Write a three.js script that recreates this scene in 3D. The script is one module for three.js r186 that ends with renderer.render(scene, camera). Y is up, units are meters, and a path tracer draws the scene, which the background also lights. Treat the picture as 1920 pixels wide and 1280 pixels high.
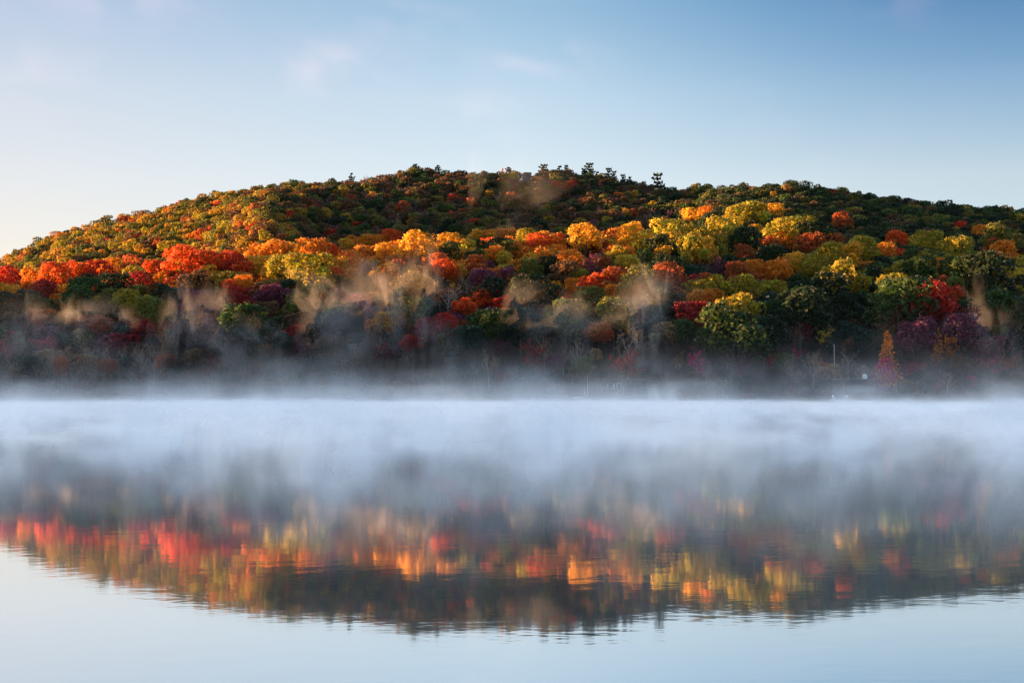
import * as THREE from 'three';
import { mergeGeometries } from 'three/addons/utils/BufferGeometryUtils.js';

// ---------------------------------------------------------------- camera, sky, sun, exposure
const W = 1920, HGT = 1280, F = 2667, EYE = 1.6, PITCH = Math.atan(104 / F);
const EXPOSURE = 6.6;
const SUN_AZ = -80, SUN_EL = 4.8;                       // degrees; azimuth measured from the view direction, negative = left

const scene = new THREE.Scene();
const camera = new THREE.PerspectiveCamera(2 * Math.atan(640 / F) * 180 / Math.PI, W / HGT, 0.5, 9000);
camera.position.set(0, EYE, 0);
camera.rotation.x = PITCH;

const rad = (d) => d * Math.PI / 180;
const sunDir = new THREE.Vector3(Math.sin(rad(SUN_AZ)) * Math.cos(rad(SUN_EL)), Math.sin(rad(SUN_EL)), -Math.cos(rad(SUN_AZ)) * Math.cos(rad(SUN_EL)));

const renderer = new THREE.WebGLRenderer({ antialias: true });
renderer.toneMapping = THREE.LinearToneMapping;
renderer.toneMappingExposure = EXPOSURE;
renderer.shadowMap.enabled = true;

// ---------------------------------------------------------------- random numbers and noise
function rng(seed) {
  let s = seed >>> 0;
  return () => { s = (s + 0x6d2b79f5) | 0; let t = Math.imul(s ^ (s >>> 15), 1 | s); t = (t + Math.imul(t ^ (t >>> 7), 61 | t)) ^ t; return ((t ^ (t >>> 14)) >>> 0) / 4294967296; };
}
const hash = (x, y, z) => { let h = Math.imul(x, 374761393) ^ Math.imul(y, 668265263) ^ Math.imul(z, 1274126177); h = Math.imul(h ^ (h >>> 13), 1274126177); return ((h ^ (h >>> 16)) >>> 0) / 4294967296; };
const fade = (t) => t * t * t * (t * (t * 6 - 15) + 10);
const lerp = (a, b, t) => a + (b - a) * t;
const clamp = (x, a = 0, b = 1) => Math.min(b, Math.max(a, x));
const sstep = (a, b, x) => { const t = clamp((x - a) / (b - a)); return t * t * (3 - 2 * t); };
function noise2(x, y, k = 0, wrap = 0) {
  const ix = Math.floor(x), iy = Math.floor(y), fx = fade(x - ix), fy = fade(y - iy);
  const m = wrap ? (v) => ((v % wrap) + wrap) % wrap : (v) => v;
  const h = (a, b) => hash(m(a), m(b), k);
  return lerp(lerp(h(ix, iy), h(ix + 1, iy), fx), lerp(h(ix, iy + 1), h(ix + 1, iy + 1), fx), fy);
}
function fbm(x, y, oct = 4, k = 0) { let s = 0, a = 0.5, n = 0; for (let i = 0; i < oct; i++) { s += a * noise2(x, y, k + i); n += a; a *= 0.5; x = x * 2.03 + 11.7; y = y * 2.03 + 5.3; } return s / n; }

// ---------------------------------------------------------------- sky
{
  const SW = 2048, SH = 1024, data = new Float32Array(SW * SH * 4);
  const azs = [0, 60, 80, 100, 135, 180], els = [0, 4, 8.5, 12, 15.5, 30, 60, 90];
  const rows = [  // overhead and off-frame sky raised above its natural level to brighten the mist
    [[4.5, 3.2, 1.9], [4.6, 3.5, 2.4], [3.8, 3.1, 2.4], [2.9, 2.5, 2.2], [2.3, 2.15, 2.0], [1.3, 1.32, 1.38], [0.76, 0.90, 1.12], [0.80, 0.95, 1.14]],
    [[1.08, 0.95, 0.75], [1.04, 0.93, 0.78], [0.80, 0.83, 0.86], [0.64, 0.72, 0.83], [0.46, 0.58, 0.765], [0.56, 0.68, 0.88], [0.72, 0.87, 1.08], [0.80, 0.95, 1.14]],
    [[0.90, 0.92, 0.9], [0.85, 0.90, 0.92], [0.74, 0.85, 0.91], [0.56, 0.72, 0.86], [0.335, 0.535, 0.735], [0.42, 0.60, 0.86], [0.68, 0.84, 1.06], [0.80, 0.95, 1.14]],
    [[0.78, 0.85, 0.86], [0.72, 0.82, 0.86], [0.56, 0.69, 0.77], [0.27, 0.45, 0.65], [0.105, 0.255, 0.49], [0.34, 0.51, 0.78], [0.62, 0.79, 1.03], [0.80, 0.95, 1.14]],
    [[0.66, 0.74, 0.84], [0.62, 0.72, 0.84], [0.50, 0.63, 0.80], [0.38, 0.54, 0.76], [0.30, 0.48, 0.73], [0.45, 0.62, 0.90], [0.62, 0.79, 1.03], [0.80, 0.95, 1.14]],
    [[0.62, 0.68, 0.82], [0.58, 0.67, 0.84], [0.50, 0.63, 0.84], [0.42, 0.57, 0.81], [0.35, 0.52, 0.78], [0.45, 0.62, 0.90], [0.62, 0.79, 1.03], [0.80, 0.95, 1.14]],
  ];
  const span = (list, v) => { let i = 0; while (i < list.length - 2 && v > list[i + 1]) i++; const t = clamp((v - list[i]) / (list[i + 1] - list[i])); return [i, t]; };
  for (let r = 0; r < SH; r++) {
    const el = ((r + 0.5) / SH - 0.5) * 180;
    for (let c = 0; c < SW; c++) {
      const th = ((c + 0.5) / SW - 0.5) * 2 * Math.PI, x = Math.cos(th), z = Math.sin(th);
      const az = Math.atan2(x, -z) * 180 / Math.PI;
      let d = Math.abs(az - SUN_AZ); if (d > 180) d = 360 - d;
      const [i, t0] = span(azs, d), [j, u0] = span(els, Math.max(0, el));
      const t = t0 * 0.5 + sstep(0, 1, t0) * 0.5, u = u0;
      // thin rosy veils high on the left and in the middle, as fine clouds at dawn
      let veil = 0;
      if (el > 6 && el < 40) {
        const n = fbm(az * 0.16 + 40, el * 0.30 + 7, 5, 3), m = fbm(az * 0.05 + 9, el * 0.1 + 2, 2, 9);
        veil = 0.35 * sstep(0.47, 0.74, n * 0.75 + m * 0.35) * sstep(7, 11, el) * sstep(26, 2, az) * (1 - sstep(24, 40, el));
      }
      for (const [ca, ce, wa, we, s] of [[-15.3, 15.6, 2.6, 1.1, 0.8], [-7.2, 13.2, 2.4, 0.9, 0.75], [-4.0, 15.2, 2.0, 0.9, 0.6], [1.0, 13.4, 2.3, 0.7, 0.75], [-1.6, 11.6, 2.0, 0.6, 0.35], [15.6, 15.3, 2.2, 0.9, 0.5], [-21, 12, 3, 1.2, 0.5], [-12, 18, 4, 1.2, 0.7], [6, 19, 5, 1.3, 0.6], [24, 17, 5, 1.5, 0.5]]) {
        const r = ((az - ca) / wa) ** 2 + ((el - ce) / we) ** 2;
        if (r < 6) veil += s * Math.exp(-r) * sstep(0.25, 0.75, fbm(az * 0.7 + 60, el * 1.5 + az * 0.35, 5, 17));
      }
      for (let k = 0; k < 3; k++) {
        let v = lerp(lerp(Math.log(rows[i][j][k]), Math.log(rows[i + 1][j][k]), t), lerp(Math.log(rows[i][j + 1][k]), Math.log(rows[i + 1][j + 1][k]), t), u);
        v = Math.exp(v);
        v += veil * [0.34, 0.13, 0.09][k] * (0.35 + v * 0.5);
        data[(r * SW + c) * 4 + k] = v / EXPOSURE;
      }
      data[(r * SW + c) * 4 + 3] = 1;
    }
  }
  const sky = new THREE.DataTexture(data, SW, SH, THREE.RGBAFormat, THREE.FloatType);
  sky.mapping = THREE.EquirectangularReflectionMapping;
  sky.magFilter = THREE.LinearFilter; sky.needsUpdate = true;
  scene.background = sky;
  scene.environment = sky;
}
const sun = new THREE.DirectionalLight(new THREE.Color().setRGB(1, 0.50, 0.19), 5.0);
sun.name = 'sun';
sun.position.copy(sunDir).multiplyScalar(1500).add(new THREE.Vector3(0, 0, -600));
sun.target.position.set(0, 0, -600);
sun.castShadow = true;
Object.assign(sun.shadow.camera, { left: -900, right: 900, top: 500, bottom: -200, near: 10, far: 4000 });
sun.shadow.mapSize.set(4096, 4096);
scene.add(sun, sun.target);

// ---------------------------------------------------------------- photograph geometry -> world
const CP = Math.cos(PITCH), SP = Math.sin(PITCH);
const yAt = (py, D) => { const a = (640 - py) / F; return EYE + D * (a * CP + SP) / (CP - a * SP); };
const depthOf = (y, D) => D * CP + (y - EYE) * SP;
const pyOf = (y, D) => 640 - F * ((y - EYE) * CP - D * SP) / depthOf(y, D);
const pxOf = (x, y, D) => 960 + F * x / depthOf(y, D);
const table = (pts) => (x) => {
  let i = 0; while (i < pts.length - 2 && x > pts[i + 1][0]) i++;
  const [x0, y0] = pts[i], [x1, y1] = pts[i + 1];
  return lerp(y0, y1, clamp((x - x0) / (x1 - x0)));
};
const ridgeY = table([[-900, 640], [-400, 560], [-150, 515], [0, 485], [100, 443], [200, 415], [300, 389], [400, 369], [500, 351], [600, 336], [700, 327], [800, 323], [950, 324], [1050, 328], [1130, 334], [1200, 347], [1280, 357], [1400, 356], [1480, 352], [1550, 362], [1650, 373], [1750, 388], [1850, 400], [1920, 406], [2300, 470], [2900, 560]]);
const benchY = table([[-900, 600], [-300, 530], [0, 508], [150, 494], [300, 484], [400, 474], [500, 464], [600, 457], [700, 445], [760, 438], [900, 434], [1000, 435], [1100, 425], [1200, 418], [1290, 412], [1380, 440], [1480, 466], [1600, 462], [1700, 474], [1920, 484], [2300, 540], [2900, 600]]);
const dipOf = table([[-900, 6], [0, 6], [900, 7], [1200, 4], [1320, 0], [2900, 0]]);
const benchD = table([[-900, 500], [600, 500], [1200, 515], [1400, 490], [1920, 480], [2900, 480]]);
const ridgeD = table([[-900, 850], [1100, 850], [1500, 760], [1920, 740], [2900, 740]]);
const shoreD = (x) => 380 + 3.5 * Math.sin(x * 0.021 + 1) + 2.2 * Math.sin(x * 0.063 + 2.4);

const spurTop = table([[-140, 0], [20, 60], [100, 66], [460, 72], [484, 67], [520, 88], [560, 86], [620, 82], [700, 72], [820, 40], [900, 0]]);

function ground(x, z) {
  const D = -z;
  const behind = D < 5 ? sstep(5, -40, D) * 4 : 0;
  const px = 960 + F * x / Math.max(D, 60);
  const side = sstep(-240, -420, x) + sstep(260, 460, x);
  let h;
  const sd = shoreD(clamp(x, -400, 400));
  if (D < sd + 4) {
    const t = D - sd;
    h = t > -6 ? lerp(-1.2, 0.9, sstep(-6, 4, t)) : Math.max(-5, -1.2 + (t + 6) * 0.05);
    if (D < 40) h = Math.max(h, lerp(-4, -0.6, sstep(12, 2, D)));
    h += behind * 1.2;
    h = Math.max(h, lerp(-6, 12, sstep(0, 1, side)));
  } else {
    const Db = benchD(px), Dr = ridgeD(px), gB = yAt(benchY(px), Db) - 12.5, gR = yAt(ridgeY(px), Dr) - 11.5, Dd = Db + 75 * (dipOf(px) > 0 ? 1 : 0.05);
    if (D < Db) { const s = (D - sd - 4) / (Db - sd - 4); h = lerp(0.9, gB, s * (1.22 - 0.22 * s)); }
    else if (D < Dd) { const s = (D - Db) / (Dd - Db); h = gB - dipOf(px) * Math.sin(s * Math.PI / 2) ** 2; }
    else if (D < Dr) { const s = (D - Dd) / (Dr - Dd); h = lerp(gB - dipOf(px), gR, lerp(s, sstep(0, 1, s), 0.55)); }
    else h = Math.max(8, gR - (D - Dr) * 0.22);
    const k = clamp((D - sd - 4) / 40);
    h += 18 * Math.exp(-(((px - 490) / 95) ** 2)) * sstep(Dd, Dd + 50, D) * (1 - sstep(Dr - 170, Dr - 20, D));
    h += k * ((fbm(x * 0.02 + 50, z * 0.02 + 50, 3, 21) - 0.5) * 5);
  }
  // spur west of the lake, outside the frame: it keeps the morning sun off the water
  h = Math.max(h, spurTop(-z) * Math.exp(-(((x + 640) / 150) ** 2)) - 4);
  return h;
}

// ---------------------------------------------------------------- helpers for naming
const taken = new Map();
function numbered(name) { const n = taken.get(name) ?? 0; taken.set(name, n + 1); return n ? name + '_' + String(n).padStart(3, '0') : name; }
function tag(o, label, category, group, kind) {
  if (label) o.userData.label = label;
  if (category) o.userData.category = category;
  if (group) o.userData.group = group;
  if (kind) o.userData.kind = kind;
  return o;
}
function mesh(name, geo, mat, parent, shadow = true) { const m = new THREE.Mesh(geo, mat); m.name = parent === scene ? numbered(name) : name; m.castShadow = shadow; m.receiveShadow = true; parent.add(m); return m; }
function base(name, x, y, z, turn = 0) { const g = new THREE.Group(); g.name = numbered(name); g.position.set(x, y, z); g.rotation.y = turn; scene.add(g); return g; }
const rgb = (r, g, b) => new THREE.Color().setRGB(r, g, b);

// ---------------------------------------------------------------- terrain and water
{
  const xs = [], zs = [];
  for (let x = -1500; x < 1500;) { xs.push(x); x += Math.abs(x) < 340 ? 7 : Math.abs(x) < 800 ? 20 : 60; } xs.push(1500);
  for (let z = 420; z > -1500;) { zs.push(z); z -= z < -365 && z > -900 ? 7 : z > -365 && z < 60 ? 20 : 60; } zs.push(-1500);
  const pos = [], col = [], idx = [];
  for (const z of zs) for (const x of xs) {
    pos.push(x, ground(x, z), z);
    const n = fbm(x * 0.08, z * 0.08, 3, 31), m = fbm(x * 0.5, z * 0.5, 2, 41);
    const c = [lerp(0.025, 0.075, n), lerp(0.022, 0.042, n), lerp(0.016, 0.022, n)];
    col.push(c[0] * (0.7 + 0.6 * m), c[1] * (0.7 + 0.6 * m), c[2] * (0.7 + 0.6 * m));
  }
  const nx = xs.length;
  for (let j = 0; j < zs.length - 1; j++) for (let i = 0; i < nx - 1; i++) { const a = j * nx + i; idx.push(a, a + 1, a + nx, a + 1, a + nx + 1, a + nx); }
  const g = new THREE.BufferGeometry();
  g.setAttribute('position', new THREE.Float32BufferAttribute(pos, 3));
  g.setAttribute('color', new THREE.Float32BufferAttribute(col, 3));
  g.setIndex(idx); g.computeVertexNormals();
  tag(mesh('hill', g, new THREE.MeshStandardMaterial({ vertexColors: true, roughness: 1 }), scene), 'long wooded hill rising behind the lake under a blanket of leaf litter', 'hill', null, 'structure');
}
{
  const N = 1024, data = new Float32Array(N * N * 4), R = rng(77), waves = [];
  // slopes of many small wavelets, periodic over the tile; crests lie mostly across the view
  for (let i = 0; i < 90; i++) {
    const f = 9 + Math.floor(Math.pow(R(), 1.1) * 125), a = (R() - 0.5) * 2.2;
    const kx = Math.round(Math.sin(a) * f * 0.7), ky = Math.max(1, Math.round(Math.cos(a) * f));
    waves.push([kx, ky, R() * 6.283, 1 / Math.sqrt(1 + f * 0.012)]);
  }
  for (let y = 0; y < N; y++) for (let x = 0; x < N; x++) {
    let sx = 0, sy = 0; const u = x / N * 6.28318, v = y / N * 6.28318;
    for (const [kx, ky, p, a] of waves) { const c = Math.cos(kx * u + ky * v + p) * a / Math.hypot(kx, ky); sx += c * kx; sy += c * ky; }
    const calm = 0.45 + 1.1 * noise2(x / N * 6, y / N * 10, 61, 0);
    const o = (y * N + x) * 4;
    data[o] = 0.5 + 0.045 * sx * calm; data[o + 1] = 0.5 + 0.045 * sy * calm; data[o + 2] = 1; data[o + 3] = 1;
  }
  const t = new THREE.DataTexture(data, N, N, THREE.RGBAFormat, THREE.FloatType);
  t.wrapS = t.wrapT = THREE.RepeatWrapping; t.magFilter = THREE.LinearFilter; t.needsUpdate = true;
  const g = new THREE.PlaneGeometry(2400, 1400, 1, 1); g.rotateX(-Math.PI / 2); g.translate(0, 0, -300);
  const uv = g.attributes.uv; for (let i = 0; i < uv.count; i++) uv.setXY(i, uv.getX(i) * 2400 / 7, uv.getY(i) * 1400 / 7);
  const m = new THREE.MeshPhysicalMaterial({ color: rgb(0.72, 0.775, 0.815), roughness: 0.034, metalness: 0.94, normalMap: t, normalScale: new THREE.Vector2(0.0030, 0.0030) });
  tag(mesh('lake_water', g, m, scene, false), 'calm lake water mirroring the hill and the pale sky', 'lake', null, 'structure');
}

// ---------------------------------------------------------------- foliage geometry
// leaf clumps are small bent quads; their normals lean outwards so that a clump shades as a mass
function leafSet() {
  const p = [], n = [], c = [], ix = [];
  const a = new THREE.Vector3(), b = new THREE.Vector3(), f = new THREE.Vector3(), o = new THREE.Vector3();
  return {
    add(x, y, z, out, size, tint, R, soft = 0.55, long = 1) {
      f.set(R() - 0.5, R() - 0.5, R() - 0.5).normalize().multiplyScalar(0.95).addScaledVector(out, 0.75).normalize();
      a.set(R() - 0.5, R() - 0.5, R() - 0.5).cross(f).normalize(); b.crossVectors(f, a);
      const s1 = size * (0.6 + 0.8 * R()), s2 = size * (0.6 + 0.8 * R()) * long, i0 = p.length / 3;
      o.copy(f).lerp(out, soft).normalize();
      for (const [u, v] of [[-1, -0.3], [0.25, -1], [1, 0.35], [-0.3, 1]]) {
        const w = (R() - 0.5) * 0.5;
        p.push(x + a.x * u * s1 * 0.5 + b.x * v * s2 * 0.5 + f.x * w * size * 0.5, y + a.y * u * s1 * 0.5 + b.y * v * s2 * 0.5 + f.y * w * size * 0.5, z + a.z * u * s1 * 0.5 + b.z * v * s2 * 0.5 + f.z * w * size * 0.5);
        n.push(o.x, o.y, o.z); c.push(tint[0], tint[1], tint[2]);
      }
      ix.push(i0, i0 + 1, i0 + 2, i0, i0 + 2, i0 + 3);
    },
    done() {
      const g = new THREE.BufferGeometry();
      g.setAttribute('position', new THREE.Float32BufferAttribute(p, 3)); g.setAttribute('normal', new THREE.Float32BufferAttribute(n, 3)); g.setAttribute('color', new THREE.Float32BufferAttribute(c, 3));
      g.setIndex(ix); return g;
    },
  };
}
const tintOf = (R, spread = 0.5) => { const v = 1 - spread / 2 + spread * R(), w = (R() - 0.5) * 0.34; return [v * (1 + w * 0.5), v * (1 - w), v * (1 - w * 0.3)]; };

// a round-headed broadleaf crown, one wide and about 0.8 high, standing on y = 0
function broadCrown(seed, count, size, squash = 1) {
  const R = rng(seed), L = leafSet(), lobes = [], out = new THREE.Vector3();
  lobes.push([(R() - 0.5) * 0.1, 0.34, (R() - 0.5) * 0.1, 0.29]);
  const m = 10 + Math.floor(R() * 5);
  for (let i = 0; i < m; i++) {
    const a = i * 2.39996 + R() * 0.7, y = 0.16 + 0.50 * ((i + 0.5) / m) + (R() - 0.5) * 0.1, rr = 0.34 * Math.sqrt(Math.max(0.05, 1 - ((y - 0.3) / 0.52) ** 2)) * (0.66 + 0.55 * R());
    lobes.push([Math.cos(a) * rr, y * squash + (1 - squash) * 0.2, Math.sin(a) * rr, 0.10 + 0.12 * R()]);
  }
  for (let k = 0; k < 6; k++) { const a = R() * 6.28, q = R() * 0.2; lobes.push([Math.cos(a) * q, 0.62 * squash + R() * 0.06, Math.sin(a) * q, 0.09 + 0.07 * R()]); }
  const wsum = lobes.map((l) => l[3] * l[3]); const total = wsum.reduce((s, v) => s + v, 0);
  let placed = 0, guard = 0;
  const lobeTint = lobes.map(() => { const v = 0.80 + 0.36 * R(), w = R() < 0.25 ? 0.35 * R() : 0; return [v * (1 - 0.4 * w), v * (1 + w), v]; });
  while (placed < count && guard++ < count * 12) {
    let k = R() * total, li = 0; while ((k -= wsum[li]) > 0 && li < lobes.length - 1) li++;
    const [cx, cy, cz, r] = lobes[li];
    out.set(R() - 0.5, R() - 0.5, R() - 0.5).normalize();
    if (out.y < -0.35 && R() < 0.7) continue;
    const q = r * (R() < 0.14 ? 1.0 + 0.32 * R() : 1.04 - 0.40 * R() * R()), x = cx + out.x * q, y = cy + out.y * q * 0.9, z = cz + out.z * q;
    if (lobes.some((l, i) => i !== li && (x - l[0]) ** 2 + (y - l[1]) ** 2 + (z - l[2]) ** 2 < (l[3] * 0.78) ** 2)) continue;
    if (y < 0.01) continue;
    const t = tintOf(R), g = lobeTint[li];
    L.add(x, y, z, out, size, [t[0] * g[0], t[1] * g[1], t[2] * g[2]], R);
    placed++;
  }
  return L.done();
}
function pyramidCrown(seed, count, size) {
  const R = rng(seed), L = leafSet(), out = new THREE.Vector3();
  for (let i = 0; i < count; i++) {
    const y = Math.pow(R(), 1.35), a = R() * 6.283, tier = 0.80 + 0.16 * Math.cos(y * 27 + a * 3) + 0.16 * Math.sin(a * 2 + y * 9 + seed) + 0.1 * Math.sin(a * 5 - y * 21), r = (0.5 * Math.pow(1 - y, 0.62) * tier + 0.012) * (0.55 + 0.5 * R());
    out.set(Math.cos(a), 0.55, Math.sin(a)).normalize();
    L.add(Math.cos(a) * r, y * 1.75, Math.sin(a) * r, out, size, tintOf(R, 0.7), R, 0.4);
  }
  return L.done();
}
function tube(pts, r0, r1, sides = 5) {
  const p = [], n = [], ix = [], d = new THREE.Vector3(), u = new THREE.Vector3(), v = new THREE.Vector3();
  for (let i = 0; i < pts.length; i++) {
    const t = i / (pts.length - 1), r = lerp(r0, r1, t);
    d.subVectors(pts[Math.min(i + 1, pts.length - 1)], pts[Math.max(0, i - 1)]).normalize();
    u.set(Math.abs(d.y) > 0.9 ? 1 : 0, Math.abs(d.y) > 0.9 ? 0 : 1, 0).cross(d).normalize(); v.crossVectors(d, u);
    for (let k = 0; k < sides; k++) { const a = k / sides * 6.28318, cx = u.x * Math.cos(a) + v.x * Math.sin(a), cy = u.y * Math.cos(a) + v.y * Math.sin(a), cz = u.z * Math.cos(a) + v.z * Math.sin(a); p.push(pts[i].x + cx * r, pts[i].y + cy * r, pts[i].z + cz * r); n.push(cx, cy, cz); }
    if (i) for (let k = 0; k < sides; k++) { const a = (i - 1) * sides + k, b = (i - 1) * sides + (k + 1) % sides; ix.push(a, b, a + sides, b, b + sides, a + sides); }
  }
  const g = new THREE.BufferGeometry();
  g.setAttribute('position', new THREE.Float32BufferAttribute(p, 3)); g.setAttribute('normal', new THREE.Float32BufferAttribute(n, 3)); g.setIndex(ix); return g;
}
const V = (x, y, z) => new THREE.Vector3(x, y, z);
// trunk of a leafy tree, one high up to the crown's heart, with limbs that reach into it
function trunkGeometry(seed) {
  const R = rng(seed), parts = [], bend = [R() - 0.5, R() - 0.5];
  const at = (t) => V(bend[0] * 0.10 * t * t, t * 0.86, bend[1] * 0.10 * t * t);
  parts.push(tube([V(0, -0.05, 0), at(0.15), at(0.4), at(0.7), at(1)], 0.026, 0.008, 6));
  for (let i = 0; i < 7; i++) { const t = 0.4 + 0.08 * i, a = i * 2.4 + R(), s = at(t), l = 0.26 - 0.02 * i; parts.push(tube([s, V(s.x + Math.cos(a) * l * 0.5, s.y + l * 0.35, s.z + Math.sin(a) * l * 0.5), V(s.x + Math.cos(a) * l, s.y + l * 0.95, s.z + Math.sin(a) * l)], 0.010, 0.003, 4)); }
  return mergeGeometries(parts);
}
// a leafless tree, one high: [trunk with limbs, twigs, tips]
function bareTree(seed, spreadA = 0.55, fine = 1) {
  const R = rng(seed), wood = [], twigs = [], tips = [];
  const grow = (p, d, len, r, lvl) => {
    const mid = p.clone().addScaledVector(d, len * 0.5).add(V((R() - 0.5) * len * 0.12, 0, (R() - 0.5) * len * 0.12));
    const end = p.clone().addScaledVector(d, len).add(V((R() - 0.5) * len * 0.1, len * 0.04, (R() - 0.5) * len * 0.1));
    (lvl < 2 ? wood : twigs).push(tube([p, mid, end], r, r * 0.55, lvl < 2 ? 5 : 3));
    if (lvl >= 3) { tips.push(end, mid); return; }
    const k = lvl === 0 ? 6 : lvl === 1 ? 5 : 4 * fine;
    for (let i = 0; i < k; i++) {
      const t = lvl === 0 ? 0.35 + 0.65 * (i + R() * 0.5) / k : 0.3 + 0.7 * (i + R() * 0.5) / k;
      const s = t < 0.5 ? p.clone().lerp(mid, t * 2) : mid.clone().lerp(end, t * 2 - 1), a = i * 2.4 + R() * 1.2;
      const side = V(Math.cos(a), 0.25 + 0.3 * R(), Math.sin(a)).normalize();
      grow(s, d.clone().multiplyScalar(1 - spreadA).addScaledVector(side, spreadA).add(V(0, 0.12, 0)).normalize(), len * (0.42 + 0.16 * R()), r * 0.48, lvl + 1);
    }
  };
  grow(V(0, -0.03, 0), V((R() - 0.5) * 0.1, 1, (R() - 0.5) * 0.1).normalize(), 0.66, 0.0125, 0);
  return { trunk: mergeGeometries(wood), twigs: mergeGeometries(twigs), tips };
}
function tipLeaves(tips, seed, count, size) {
  const R = rng(seed), L = leafSet(), out = V(0, 1, 0);
  for (let i = 0; i < count; i++) {
    const p = tips[Math.floor(R() * tips.length)];
    out.set(p.x, 0.15, p.z).normalize();
    L.add(p.x + (R() - 0.5) * 0.06, p.y + (R() - 0.5) * 0.05, p.z + (R() - 0.5) * 0.06, out, size, tintOf(R, 0.7), R, 0.35);
  }
  return L.done();
}
// a white pine, one high: trunk, and whorls of up-tilted boughs with needle tufts
function pineTree(seed, lean = 0) {
  const R = rng(seed), L = leafSet(), wood = [tube([V(0, -0.05, 0), V(lean * 0.02, 0.5, 0), V(lean * 0.05, 1, 0)], 0.016, 0.003, 5)], out = V(0, 1, 0);
  const tiers = 11;
  for (let i = 0; i < tiers; i++) {
    const y = 0.14 + 0.84 * i / tiers, reach = 0.36 * Math.pow(1 - (y - 0.2) / 0.83, 0.7) * (0.75 + 0.5 * R()) + 0.02;
    for (let k = 0; k < 5; k++) {
      if (R() < 0.16) continue;
      const a = k * 1.2566 + i * 0.8 + R() * 0.5, l = reach * (0.6 + 0.55 * R()), e = V(Math.cos(a) * l, y + l * 0.22, Math.sin(a) * l);
      wood.push(tube([V(0, y, 0), e], 0.005, 0.002, 3));
      const nn = 7 + Math.floor(l * 55);
      for (let q = 0; q < nn; q++) { const t = 0.25 + 0.8 * q / nn; out.set(Math.cos(a) * 0.5, 1, Math.sin(a) * 0.5).normalize(); L.add(e.x * t + (R() - 0.5) * 0.03, lerp(y, e.y, t) + R() * 0.02, e.z * t + (R() - 0.5) * 0.03, out, 0.05, tintOf(R), R, 0.4, 1.6); }
    }
  }
  return { trunk: mergeGeometries(wood), crown: L.done() };
}
function bushCrown(seed, count, size) {
  const R = rng(seed), L = leafSet(), out = V(0, 1, 0);
  for (let i = 0; i < count; i++) {
    const a = R() * 6.283, y = Math.pow(R(), 0.8), r = 0.5 * Math.sqrt(Math.max(0, 1 - (y * 1.05 - 0.35) ** 2 / 0.55)) * (0.45 + 0.6 * R()) * (0.8 + 0.25 * Math.sin(a * 3 + seed) + 0.1 * Math.sin(a * 7));
    out.set(Math.cos(a) * 0.8, 0.5, Math.sin(a) * 0.8).normalize();
    L.add(Math.cos(a) * r, y * 1.05 + 0.03 * R(), Math.sin(a) * r, out, size, tintOf(R, 0.7), R, 0.35);
  }
  return L.done();
}
const CROWNS = [1, 2, 3, 4, 5, 6].map((s) => broadCrown(100 + s, 1700, 0.053, [0.85, 1, 1.12][s % 3]));
const FAR_CROWNS = [1, 2, 3, 4].map((s) => broadCrown(200 + s, 900, 0.07, [1, 0.85, 1.1, 1][s - 1]));
const TRUNKS = [1, 2, 3].map((s) => trunkGeometry(300 + s));
const PYRAMIDS = [1, 2].map((s) => pyramidCrown(400 + s, 820, 0.082));
const BARES = [1, 2, 3, 4].map((s) => bareTree(500 + s, 0.46 + 0.05 * s));
const SPARSE = BARES.map((b, i) => tipLeaves(b.tips, 600 + i, 520, 0.034));
const THIN = BARES.map((b, i) => tipLeaves(b.tips, 650 + i, 150, 0.028));
const PINES = [1, 2, 3].map((s) => pineTree(700 + s, s - 2));
const BUSHES = [1, 2, 3].map((s) => bushCrown(800 + s, 620, 0.085));

// ---------------------------------------------------------------- leaf colours; green, teal and dark are lowered to deepen the shade
const LEAF = {
  red: [0.46, 0.035, 0.015], scarlet: [0.62, 0.085, 0.012], orange: [0.66, 0.215, 0.017], amber: [0.65, 0.32, 0.024], yellow: [0.55, 0.39, 0.033],
  golden: [0.30, 0.235, 0.018], olive: [0.125, 0.128, 0.022], green: [0.034, 0.066, 0.014], teal: [0.02, 0.052, 0.036], dark: [0.015, 0.032, 0.012],
  bronze: [0.36, 0.215, 0.022], russet: [0.36, 0.085, 0.02], brown: [0.12, 0.066, 0.028], crimson: [0.27, 0.018, 0.022], purple: [0.16, 0.04, 0.075], magenta: [0.45, 0.02, 0.12], pink: [0.42, 0.06, 0.11], tan: [0.30, 0.19, 0.08], grey: [0.17, 0.14, 0.14],
};
const WORD = { red: 'red', scarlet: 'scarlet', orange: 'orange', amber: 'amber', yellow: 'yellow', golden: 'golden green', olive: 'olive', green: 'green', teal: 'bluish green', dark: 'dark green', bronze: 'bronze', russet: 'russet', brown: 'brown', crimson: 'crimson', purple: 'dull purple', magenta: 'magenta', pink: 'pink', tan: 'tan', grey: 'grey' };
const leafMat = {};
for (const [k, c] of Object.entries(LEAF)) { leafMat[k] = new THREE.MeshPhysicalMaterial({ name: k + ' leaves', color: rgb(...c), vertexColors: true, roughness: 1, transmission: 0.42, thickness: 0, specularIntensity: 0.25, side: THREE.DoubleSide }); }
const barkDark = new THREE.MeshStandardMaterial({ color: rgb(0.07, 0.055, 0.045), roughness: 1 });
const barkGrey = new THREE.MeshStandardMaterial({ color: rgb(0.25, 0.225, 0.21), roughness: 1 });
const needleMat = new THREE.MeshPhysicalMaterial({ color: rgb(0.03, 0.045, 0.028), vertexColors: true, roughness: 1, transmission: 0.2, thickness: 0, specularIntensity: 0.3, side: THREE.DoubleSide });

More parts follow.
